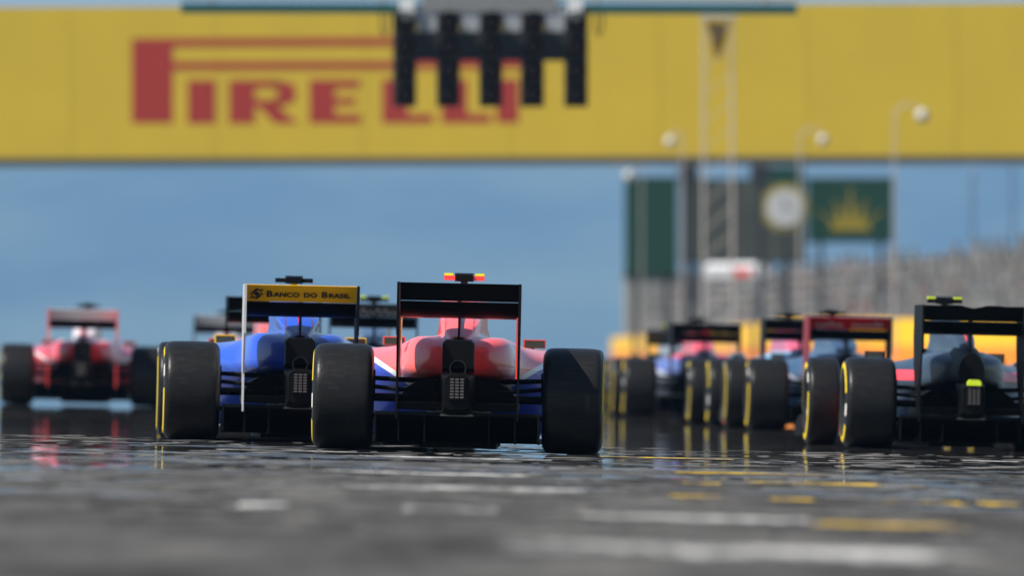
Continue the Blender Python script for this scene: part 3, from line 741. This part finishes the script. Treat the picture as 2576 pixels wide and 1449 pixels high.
flat('letter', [rect(962, 198, 1026, 308), rect(1026, 286, 1090, 308)])
flat('letter', [rect(1112, 198, 1176, 308), rect(1176, 286, 1236, 308)])
flat('letter', [rect(1250, 198, 1305, 308)])

# ------------------------------------------------------------------ barrier with yellow and orange boards (right side)
M_BAY = plain('board_yellow', (0.80, 0.46, 0.012), 0.55, grime=0.06, gscale=.6); M_BAO = plain('board_orange', (0.80, 0.24, 0.012), 0.55, grime=0.06, gscale=.6)
wall = [(4.35, 566), (5.3, 515), (5.8, 455), (6.3, 380), (6.85, 313), (8.4, 300), (11.4, 290), (17, 276)]
ba = empty('barrier', (6.85, 313, gz(6.85)))
tag(ba, 'long trackside barrier faced with yellow boards above orange ones', 'barrier')
def chain(pts, step):
    out = []
    for a, c in zip(pts, pts[1:]):
        a = Vector(a); c = Vector(c); L = (c - a).length; n = max(1, round(L/step))
        out += [(a.lerp(c, i/n), a.lerp(c, (i+1)/n)) for i in range(n)]
    return out
def wallpiece(name, a, c, z0, z1, th, mat):
    d = (c - a).normalized(); nrm = Vector((d.y, -d.x))            # towards the track/camera side
    if nrm.x > 0: nrm = -nrm
    a = a + d*.02; c = c - d*.02
    q = [a, c, c - nrm*th, a - nrm*th]
    b = MB(); vs_ = [(p.x - 6.85, p.y - 313, z + gz(p.x) - gz(6.85)) for z in (z0, z1) for p in q]
    b.add(vs_, [(0,1,2,3),(4,5,6,7),(0,1,5,4),(1,2,6,5),(2,3,7,6),(3,0,4,7)])
    return b.build(name, mat, ba)
for a, c in chain(wall, 9.0):
    wallpiece('lower_board', a, c, -.05, 1.17, .12, M_BAO)
    wallpiece('upper_board', a, c, 1.18, 1.80, .12, M_BAY)

# ------------------------------------------------------------------ long low grandstand with its crowd
M_CONC = plain('concrete', (0.24, 0.235, 0.215), 0.85, grime=0.15, gscale=.3)
A0, A1 = Vector((5.4, 602)), Vector((20.5, 318)); dv = (A1 - A0).normalized(); nv = Vector((-dv.y, dv.x))
if nv.x < 0: nv = -nv                                             # away from the track
SL = (A1 - A0).length
st = empty('grandstand', (A0.x, A0.y, gz(A0.x)), math.atan2(dv.y, dv.x))
tag(st, 'long low grey concrete grandstand full of spectators behind the barrier', 'grandstand')
# local frame: x along the stand, y = away from the track is +y
side = 1.0 if Vector((-dv.y, dv.x)).dot(nv) > 0 else -1.0
ROWS = [(0.0, .8, 1.45), (.8, 1.6, 1.95), (1.6, 2.4, 2.45), (2.4, 3.2, 2.95), (3.2, 4.0, 3.45)]
for y0, y1, z in ROWS:
    b = MB(); b.box(0, SL, min(side*y0, side*y1) + .002, max(side*y0, side*y1) - .002, -.5, z); b.build('terrace_step', M_CONC, st)
b = MB(); b.box(0, SL, min(side*4.0, side*4.25), max(side*4.0, side*4.25), -.5, 4.35); b.build('back_wall', M_CONC, st)
b = MB(); b.box(-3.2, -.02, min(0, side*4.6), max(0, side*4.6), -.5, 4.75); b.build('stair_tower', M_CONC, st)
b = MB(); b.box(-3.3, .05, min(-side*.1, side*4.7), max(-side*.1, side*4.7), 4.752, 4.95); b.build('tower_cap', M_CONC, st)
CM = [plain('crowd_%d' % i, tuple(.055 + q*.55 for q in c), 0.8) for i, c in enumerate([(0.10,0.10,0.10),(0.065,0.068,0.07),(0.125,0.125,0.115),(0.085,0.088,0.075),(0.16,0.065,0.055),(0.13,0.13,0.10),(0.15,0.15,0.145)])]
M_SKIN = plain('crowd_skin', (0.12, 0.105, 0.09), 0.8)
crowd_me = bpy.data.meshes.new('spectators'); cv, cf, cm = [], [], []
rr = random.Random(4)
def person(px_, py_, pz_, mi, h):
    def ring(z, rx, ry): return [(px_ + rx*math.cos(2*math.pi*i/7), py_ + ry*math.sin(2*math.pi*i/7), pz_ + z) for i in range(7)]
    for rs, mat_i in (([ring(0,.17,.14), ring(h*.45,.17,.14), ring(h*.78,.22,.14), ring(h*.84,.08,.07)], mi),
                      ([ring(h*.83,.055,.05), ring(h*.89,.10,.105), ring(h*.96,.10,.105), ring(h,.05,.05)], 7 if rr.random() < .6 else mi)):
        n0 = len(cv)
        for r_ in rs: cv.extend(r_)
        for k in range(len(rs)-1):
            for i in range(7):
                j = (i+1) % 7; cf.append((n0+k*7+i, n0+k*7+j, n0+(k+1)*7+j, n0+(k+1)*7+i)); cm.append(mat_i)
        cf.append(tuple(n0+(len(rs)-1)*7+i for i in range(7))); cm.append(mat_i)
for y0, y1, z in ROWS:
    xx = .4
    while xx < SL - .4:
        if rr.random() < .86: person(xx, side*(y0+y1)/2 + rr.uniform(-.12,.12), z, rr.choice((0,0,0,1,1,2,2,3,3,3,4,5,6)), rr.choice((1.25, 1.3, 1.2, 1.25, 1.68)))
        xx += rr.uniform(.5, .72)
crowd_me.from_pydata(cv, [], cf)
for m in CM + [M_SKIN]: crowd_me.materials.append(m)
crowd_me.polygons.foreach_set('material_index', cm); crowd_me.shade_smooth()
crowd = bpy.data.objects.new('spectators', crowd_me); COL.objects.link(crowd)
crowd.location = st.location; crowd.rotation_euler = st.rotation_euler
tag(crowd, 'dense crowd of spectators in muted clothes filling the low grandstand', 'crowd', kind='stuff')

# ------------------------------------------------------------------ green boards, clock, masts, lamps beyond the bridge
M_GREEN = plain('board_green', (0.001, 0.038, 0.017), 0.5, grime=0.05, gscale=.6); M_GOLD = plain('board_gold', (0.30, 0.23, 0.01), 0.5)
M_POST = plain('post_dark', (0.02, 0.022, 0.025), 0.5); M_PALEPOST = plain('post_pale', (0.42, 0.38, 0.36), 0.6); M_GLOBE = plain('lamp_globe_white', (0.52, 0.49, 0.43), 0.6)
def board(px0, py0, px1, py1, d, label, posts, crown=False, mat=None):
    p0 = at(px0, py1, d); p1 = at(px1, py0, d); cx_ = (p0.x + p1.x)/2
    o = empty('billboard', (cx_, d, gz(cx_))); tag(o, label, 'billboard')
    hw_ = (p1.x - p0.x)/2; z0 = p0.z - o.location.z; z1 = p1.z - o.location.z
    b = MB(); b.box(-hw_, hw_, -.08, .08, z0, z1); b.build('face_board', mat or M_GREEN, o)
    b = MB(); b.box(-hw_-.06, hw_+.06, -.02, .14, z1+.002, z1+.09); b.build('top_rail', M_POST, o)
    b = MB(); b.box(-hw_-.06, hw_+.06, -.02, .14, z0-.09, z0-.002); b.build('bottom_rail', M_POST, o)
    for s in posts:
        b = MB(); b.tube((s*hw_, .2, -.2), (s*hw_, .2, z1), .09); b.build('post', M_POST, o)
    if crown:
        W_ = hw_*.78; zc = (z0+z1)/2; hh = (z1-z0)*.34
        b = MB()
        b.prism([(-W_*.62, zc-hh), (W_*.62, zc-hh), (W_*.55, zc-hh*.62), (-W_*.55, zc-hh*.62)], 'y', -.10, -.085)
        for i in range(5):
            t = (i - 2) / 2; tx = W_*t*.9; tz = zc + hh*(1.0 - 1.15*abs(t)**.9); bx = W_*t*.42
            b.prism([(bx - W_*.13, zc-hh*.60), (bx + W_*.13, zc-hh*.60), (tx + .02, tz), (tx - .02, tz)], 'y', -.10 - .001*i, -.085)
            b.prism([(tx + .07*math.cos(q*math.pi/4), tz + .07*math.sin(q*math.pi/4)) for q in range(8)], 'y', -.112, -.085)
        b.build('crown_emblem', M_GOLD, o)
    return o
board(1572, 450, 1704, 690, 470, 'tall plain dark green board, first along the grandstand end', (-.6, .6))
board(2032, 452, 2246, 604, 470, 'wide dark green board carrying a gold crown emblem', (-.7, .7), True)
o = board(1710, 455, 2028, 655, 476, 'broad dark olive grey hoarding behind the clock and the lattice mast', (-.7, .7), mat=plain('hoarding_olive', (0.055, 0.062, 0.045), .7, grime=.25, gscale=1.2))
# round white clock in a gold surround
pc = at(1974, 522, 468); ck = empty('trackside_clock', (pc.x, pc.y, gz(pc.x))); tag(ck, 'round white clock face in a gold surround between green boards', 'clock')
zc = pc.z - ck.location.z
def disc(b, r, y0, y1, n=32): b.prism([(r*math.cos(2*math.pi*i/n), zc + r*math.sin(2*math.pi*i/n)) for i in range(n)], 'y', y0, y1)
b = MB(); disc(b, .86, -.05, .15); b.build('surround', M_GOLD, ck)
b = MB(); disc(b, .68, -.09, -.051); b.build('face', M_SILVER, ck)
b = MB(); b.tube((0, .05, -.2), (0, .05, zc - .8), .16, .12); b.build('column', M_POST, ck)
b = MB(); b.box(-.02, .02, -.105, -.095, zc, zc + .42); b.box(0, .3, -.112, -.106, zc - .02, zc + .02); b.build('hands', M_POST, ck)
b = MB(); b.box(-.7, .7, -.03, .12, zc + .87, zc + 1.5); b.build('head_board', M_GREEN, ck)
for pxx, top, d, r_, lab in ((1732, 372, 455, .17, 'thick dark steel post beside the tall green board'), (1912, 372, 455, .13, 'slim dark steel post beside the round clock')):
    p = at(pxx, top, d); o = empty('steel_post', (p.x, d, gz(p.x))); tag(o, lab, 'post')
    zt2 = p.z - o.location.z
    b = MB(); b.tube((0,0,-.2), (0,0,zt2), r_, r_*.9, 12); b.build('shaft', M_POST, o)
    b = MB(); b.box(-r_*1.6, r_*1.6, -r_*1.6, r_*1.6, zt2 + .001, zt2 + .08); b.build('cap_plate', M_POST, o)
    b = MB(); b.box(-.35, .35, -r_-.25, -r_-.01, zt2 - 1.1, zt2 - .6); b.build('loudspeaker', M_POST, o)
for pxx, top, lab in ((2446, 428, 'thin dark flag mast standing over the grandstand'), (2546, 405, 'taller thin dark mast over the grandstand end')):
    p = at(pxx, top, 520); o = empty('mast', (p.x, 520, gz(p.x))); tag(o, lab, 'mast')
    zt2 = p.z - o.location.z
    b = MB(); b.tube((0,0,-.2), (0,0,zt2), .10, .06); b.build('pole', M_SLATE, o)
    b = MB(); b.tube((0,0,zt2 + .001), (0,0,zt2 + .15), .10, .03); b.build('finial', M_SLATE, o)
# pale lattice mast in front of the bridge
dM = 300.0; pm = at(1806, 44, dM); la = empty('lattice_mast', (pm.x, dM, gz(pm.x))); tag(la, 'tall pale lattice mast rising in front of the yellow bridge', 'mast')
zt2 = pm.z - la.location.z; wL, wR = at(1768, 0, dM).x - pm.x, at(1845, 0, dM).x - pm.x
for xx in (wL, wR):
    for yy in (-.3, .3):
        b = MB(); b.tube((xx, yy, -.2), (xx*.9, yy, zt2), .026); b.build('leg', M_PALEPOST, la)
n = 14
for i in range(n):
    z0_ = zt2*i/n; z1_ = zt2*(i+1)/n; a_ = 1 - .1*i/n; c_ = 1 - .1*(i+1)/n
    for yy in (-.3, .3):
        b = MB(); b.tube((wL*a_, yy, z0_), (wR*c_, yy, z1_), .010, n=5); b.build('brace', M_PALEPOST, la)
b = MB(); b.box(wL*1.15, wR*1.15, -.35, .35, zt2 + .001, zt2 + .16); b.build('head_frame', M_GLOBE, la)
b = MB(); b.rings([[(-.26,-.2,zt2-.1),(.26,-.2,zt2-.1),(.26,.2,zt2-.1),(-.26,.2,zt2-.1)], [(-.06,-.05,zt2-.95),(.06,-.05,zt2-.95),(.06,.05,zt2-.95),(-.06,.05,zt2-.95)]]); b.build('funnel', plain('rusty_brown', (0.28, 0.15, 0.03), .7), la)
# crook lamps
def lamp(post_px, top_py, lamp_px, lamp_py, d, label, r=.20):
    p = at(post_px, top_py, d); q = at(lamp_px, lamp_py, d)
    o = empty('crook_lamp', (p.x, d, gz(p.x))); tag(o, label, 'street lamp', 'crook lamps along the barrier')
    r *= .78; zt2 = p.z - o.location.z; dx = q.x - p.x; zq = q.z - o.location.z
    R_ = abs(dx)/2; s = 1 if dx > 0 else -1
    b = MB(); b.tube((0,0,-.2), (0,0,zt2 - R_), .028, .022); b.build('post', M_PALEPOST, o)
    arc = [(s*R_*(1 - math.cos(t)), 0, zt2 - R_ + R_*math.sin(t)) for t in [math.pi*i/10 for i in range(11)]]
    arc.append((dx, 0, zq + r*.9))
    b = MB(); b.path(arc, .022, 6); b.build('arm', M_PALEPOST, o)
    b = MB(); rg = [[(dx + r*math.sin(a)*math.cos(t), r*math.sin(a)*math.sin(t), zq - r*math.cos(a)*1.1) for t in [2*math.pi*j/14 for j in range(14)]] for a in [.15 + 2.8*i/8 for i in range(9)]]
    b.rings(rg); b.build('globe', M_GLOBE, o, True)
lamp(2250, 262, 2320, 290, 290, 'tall crook lamp with white globe beside the gold crown board', .19)
lamp(2012, 322, 2070, 352, 318, 'crook lamp with white globe next to the lattice mast', .17)
lamp(1716, 330, 1686, 356, 330, 'crook lamp with white globe left of the lattice mast', .18)
lamp(1614, 420, 1582, 442, 430, 'low crook lamp with white globe at the tall green board', .22)
# white awning on the stand
pa = at(1848, 650, 500); aw = empty('white_awning', (pa.x, pa.y, gz(pa.x))); tag(aw, 'white peaked awning with a red panel behind the grandstand crowd', 'awning')
zc = pa.z - aw.location.z
b = MB(); b.rings([[(-1.2,-1,zc-.35),(1.2,-1,zc-.35),(1.2,1,zc-.35),(-1.2,1,zc-.35)], [(-.12,-.1,zc+.5),(.12,-.1,zc+.5),(.12,.1,zc+.5),(-.12,.1,zc+.5)]]); b.build('canopy', M_WHITE, aw)
b = MB(); b.box(-1.2, 1.2, -1.02, -1.004, zc-.75, zc-.36); b.build('valance', M_WHITE, aw)
b = MB(); b.box(-.1, .6, -1.03, -1.022, zc-.7, zc-.4); b.build('red_panel', M_RED, aw)
for sx in (-1.15, 1.15):
    for sy in (-.95, .95):
        b = MB(); b.tube((sx, sy, -.2), (sx, sy, zc-.36), .03); b.build('leg', M_GALV, aw)

# ------------------------------------------------------------------ the air: hazy distance
mh = bpy.data.materials.new('hazy_air'); mh.use_nodes = True; t = mh.node_tree; t.nodes.clear()
pv = t.nodes.new('ShaderNodeVolumePrincipled'); pv.inputs['Color'].default_value = (0.245, 0.44, 0.73, 1); pv.inputs['Density'].default_value = 0.8e-4
pv.inputs['Anisotropy'].default_value = 0.0
mo = t.nodes.new('ShaderNodeOutputMaterial'); t.links.new(pv.outputs[0], mo.inputs['Volume'])
hz = MB(); hz.box(-5100, 5100, -60, 20700, -8, 640); ho = hz.build('haze', mh); ho['kind'] = 'stuff'
tag(ho, 'thin blue haze filling the air over the track and hills', 'haze')
